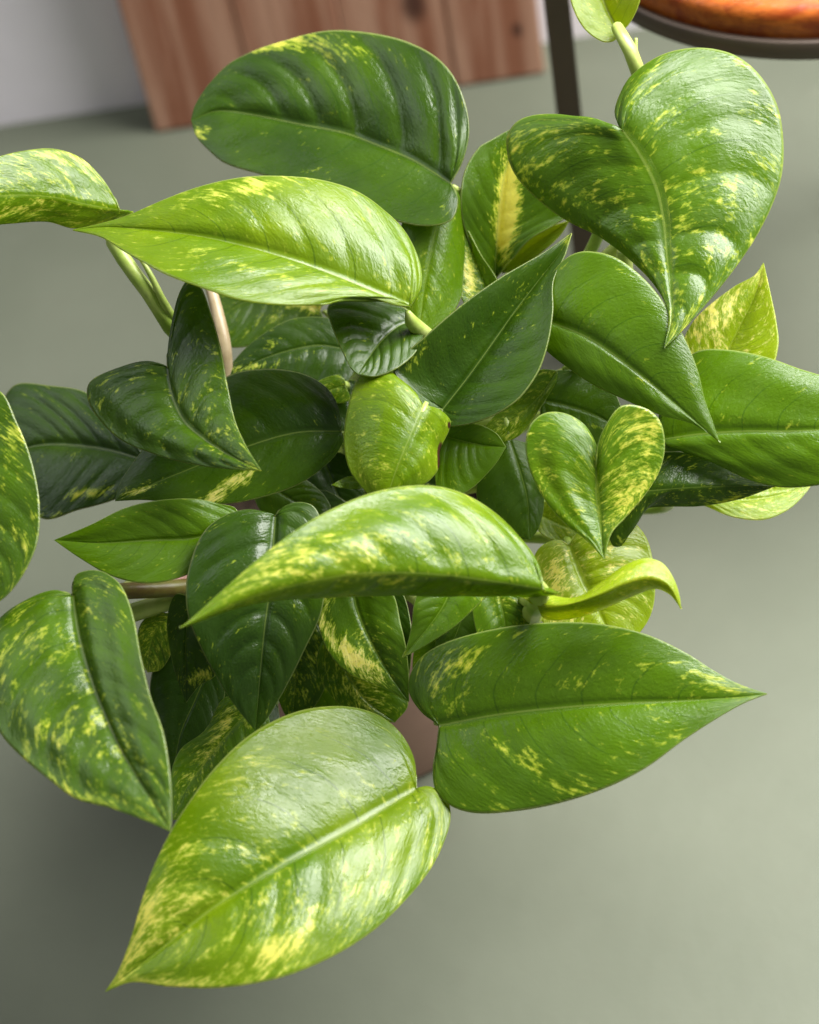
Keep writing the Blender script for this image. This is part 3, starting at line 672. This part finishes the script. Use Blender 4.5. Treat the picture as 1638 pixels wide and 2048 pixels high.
leaf([(660,1270),(690,1340),(730,1400),(790,1445)],
     [(640,1290),(635,1340),(670,1400),(730,1440)], [(740,1310),(800,1370),(816,1410)],
     -1.8, gx=0.1, gy=0.1, tone=-0.1, var=0.12, cream=0.9, blobs=[(720,1390,60,40,40,0.4)])
leaf([(600,1200),(595,1280),(590,1360),(585,1450)],
     [(560,1220),(545,1290),(550,1370),(565,1420)], [(650,1240),(662,1310),(648,1380),(615,1430)],
     -2.6, gx=0.0, gy=0.1, tone=-0.5, var=0.10, cream=0.6, blobs=[(620,1330,30,40,0,0.2),(600,1390,20,40,0,0.2)])
leaf([(760,1160),(775,1220),(795,1290),(815,1370)],
     [(730,1180),(735,1240),(765,1310)], [(800,1180),(820,1240),(822,1310)],
     -0.3, gx=0.1, gy=0.1, lift=(0.3,0.3), tone=-1.0, var=-0.1, pleat=0.05)
leaf([(905,1160),(890,1205),(860,1250),(830,1285),(805,1315)],
     [(860,1165),(832,1195),(824,1250),(815,1290)], [(990,1170),(962,1202),(912,1250),(852,1290)],
     2.8, gx=-0.1, gy=0.2, lift=(0.2,0.3), tone=0.15, var=-0.05, cream=0.2, blobs=[(960,1205,50,12,-40,0.35),(808,1308,10,10,0,0.4)],
     label='small green leaf with brownish tip under the wavy leaf')
leaf([(990,1160),(1000,1200),(1010,1250),(1010,1310)],
     [(955,1170),(945,1220),(965,1290)], [(1045,1170),(1062,1220),(1045,1290)],
     1.2, gx=0.0, gy=0.1, tone=-0.15, var=0.02, blobs=[(1010,1200,20,16,0,0.4),(1045,1240,12,30,0,0.4)])
leaf([(1138,1092),(1160,1150),(1190,1210),(1225,1280)],
     [(1110,1080),(1075,1100),(1060,1160),(1075,1230),(1140,1280)],
     [(1160,1060),(1215,1035),(1262,1040),(1292,1072),(1306,1122),(1310,1190),(1297,1240),(1262,1280)],
     0.4, gx=0.0, gy=0.15, lift=(0.2,0.0), tone=0.85, var=0.22, cream=0.9, pleat=0.06,
     blobs=[(1110,1150,40,50,0,0.5),(1220,1110,60,50,0,0.22),(1120,1240,40,30,0,0.5)], label='pale cream green leaf low behind the small heart leaf')
leaf([(1080,1030),(1120,1050),(1180,1070),(1240,1090)],
     [(1075,1010),(1120,1000),(1190,1020)], [(1076,1060),(1120,1085),(1190,1100)],
     -0.8, gx=0.1, gy=0.3, tone=0.7, var=0.24, cream=0.3)
leaf([(880,870),(920,880),(965,890),(1012,894)],
     [(900,850),(950,848),(990,865)], [(870,920),(880,990),(930,985),(985,935)],
     1.6, gx=0.2, gy=0.1, lift=(0.2,0.1), tone=0.15, var=-0.1, pleat=0.04)
leaf([(1020,880),(1040,940),(1055,1000),(1060,1080)],
     [(985,900),(955,960),(960,1020),(1010,1070)], [(1060,890),(1086,950),(1088,1010),(1078,1055)],
     0.6, gx=0.0, gy=0.1, lift=(-0.2,-0.2), tone=-0.5, var=-0.15)
leaf([(1115,742),(1080,790),(1030,835),(955,872)],
     [(1080,740),(1040,780),(990,830)], [(1112,765),(1080,815),(1040,870),(1000,885)],
     1.2, gx=0.1, gy=0.1, tone=0.2, var=0.24, cream=0.5, blobs=[(1020,860,50,20,-30,0.2)])
leaf([(1080,800),(1130,810),(1190,830),(1260,870)],
     [(1090,750),(1150,740),(1220,770)], [(1090,860),(1140,890),(1200,890)],
     0.4, gx=0.1, gy=0.2, tone=-0.45, var=-0.1, blobs=[(1180,852,30,8,10,0.4)])
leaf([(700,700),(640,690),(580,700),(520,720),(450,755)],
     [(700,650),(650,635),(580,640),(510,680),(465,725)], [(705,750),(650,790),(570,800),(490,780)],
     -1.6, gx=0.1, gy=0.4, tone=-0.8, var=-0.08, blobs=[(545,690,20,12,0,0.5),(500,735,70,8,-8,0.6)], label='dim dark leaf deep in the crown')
leaf([(640,620),(580,600),(500,600),(430,640)],
     [(650,570),(580,540),(500,550),(430,590)], [(650,660),(580,670),(510,690),(450,690)],
     -4.0, gx=0.1, gy=0.5, tone=-0.5, var=0.06, cream=0.9, blobs=[(620,612,40,14,10,0.8),(545,640,20,14,0,0.4)])
leaf([(735,965),(710,962),(690,964),(663,970)],
     [(715,953),(690,955)], [(715,978),(688,976)],
     3.0, gx=0.1, gy=0.2, tone=0.3, var=0.1, bul=0.05, pleat=0.0, petr=0.0012)
leaf([(350,1230),(320,1250),(300,1290),(295,1345)],
     [(310,1225),(280,1250),(275,1300)], [(350,1260),(340,1310),(320,1340)],
     -1.2, gx=0.1, gy=0.1, tone=0.1, var=0.34, cream=0.2, bul=0.1)
leaf([(690,770),(660,780),(620,800),(560,830)],
     [(680,750),(640,760),(600,790)], [(700,800),(650,810),(600,830)],
     -0.6, gx=0.1, gy=0.1, tone=0.2, var=0.24, cream=0.3, bul=0.05)
# leaves deep inside and behind, closing the crown
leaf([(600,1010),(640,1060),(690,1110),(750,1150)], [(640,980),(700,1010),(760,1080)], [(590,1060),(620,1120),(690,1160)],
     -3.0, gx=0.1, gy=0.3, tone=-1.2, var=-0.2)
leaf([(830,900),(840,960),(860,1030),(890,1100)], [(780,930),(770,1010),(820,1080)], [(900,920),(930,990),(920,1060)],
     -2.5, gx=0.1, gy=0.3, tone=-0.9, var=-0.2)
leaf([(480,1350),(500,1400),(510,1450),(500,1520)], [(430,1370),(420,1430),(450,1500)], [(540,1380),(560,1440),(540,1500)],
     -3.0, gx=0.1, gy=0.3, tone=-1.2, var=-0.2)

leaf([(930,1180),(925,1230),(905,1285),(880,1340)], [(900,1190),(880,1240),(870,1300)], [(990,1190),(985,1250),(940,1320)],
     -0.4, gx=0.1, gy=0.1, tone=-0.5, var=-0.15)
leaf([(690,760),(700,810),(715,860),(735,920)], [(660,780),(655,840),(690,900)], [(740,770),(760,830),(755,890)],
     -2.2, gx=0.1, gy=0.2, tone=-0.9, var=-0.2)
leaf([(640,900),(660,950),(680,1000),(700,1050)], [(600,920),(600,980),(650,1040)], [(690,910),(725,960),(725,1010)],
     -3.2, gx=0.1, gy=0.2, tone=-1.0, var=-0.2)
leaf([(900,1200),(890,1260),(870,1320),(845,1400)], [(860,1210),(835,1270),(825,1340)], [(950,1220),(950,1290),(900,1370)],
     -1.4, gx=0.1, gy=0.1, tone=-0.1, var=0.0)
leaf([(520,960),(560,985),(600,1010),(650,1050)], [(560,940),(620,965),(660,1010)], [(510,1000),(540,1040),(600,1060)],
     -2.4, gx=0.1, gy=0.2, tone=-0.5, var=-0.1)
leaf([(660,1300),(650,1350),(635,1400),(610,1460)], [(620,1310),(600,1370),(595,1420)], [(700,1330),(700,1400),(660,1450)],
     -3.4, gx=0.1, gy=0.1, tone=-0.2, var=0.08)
# bare vine stems between the leaves --------------------------------------------------------------------
def stem(name, pts, r0, r1, mat, label=None):
    p = spline([P(x, y, d + tilt(y)) for x, y, d in pts], 30)
    v, f = tube(p - np.array([PC[0], PC[1], 0.095]), np.linspace(r0, r1, 30), 10)
    o = mesh_obj(name, v, f, mat, plant)
    if label: o['label'] = label
    return o
stem('vine_stem', [(150,1195,0.4),(240,1183,0.2),(330,1178,-0.4),(430,1168,-1.4),(560,1150,-3.0)], 0.0026, 0.003, M_RED, 'reddish brown stem')
stem('vine_stem', [(140,1245,-0.4),(240,1232,-0.6),(330,1205,-1.2),(430,1180,-2.2),(560,1160,-4.0)], 0.0030, 0.003, M_STEM)
stem('leaf_sheath', [(412,545,-1.6),(432,615,-1.4),(447,690,-1.4),(450,770,-2.0)], 0.0016, 0.0030, M_PALE, 'pale tan dry sheath')
stem('leaf_sheath', [(278,512,1.7),(300,548,1.6),(325,600,1.2),(347,640,0.6)], 0.0006, 0.0016, M_STEM)
stem('leaf_sheath', [(1284,205,2.0),(1279,145,3.2),(1271,108,3.5),(1272,76,3.7)], 0.0024, 0.0005, M_STEM)
stem('vine_stem', [(1250,500,0.6),(1246,560,0.0),(1200,680,-2.0)], 0.0026, 0.0028, M_STEM)
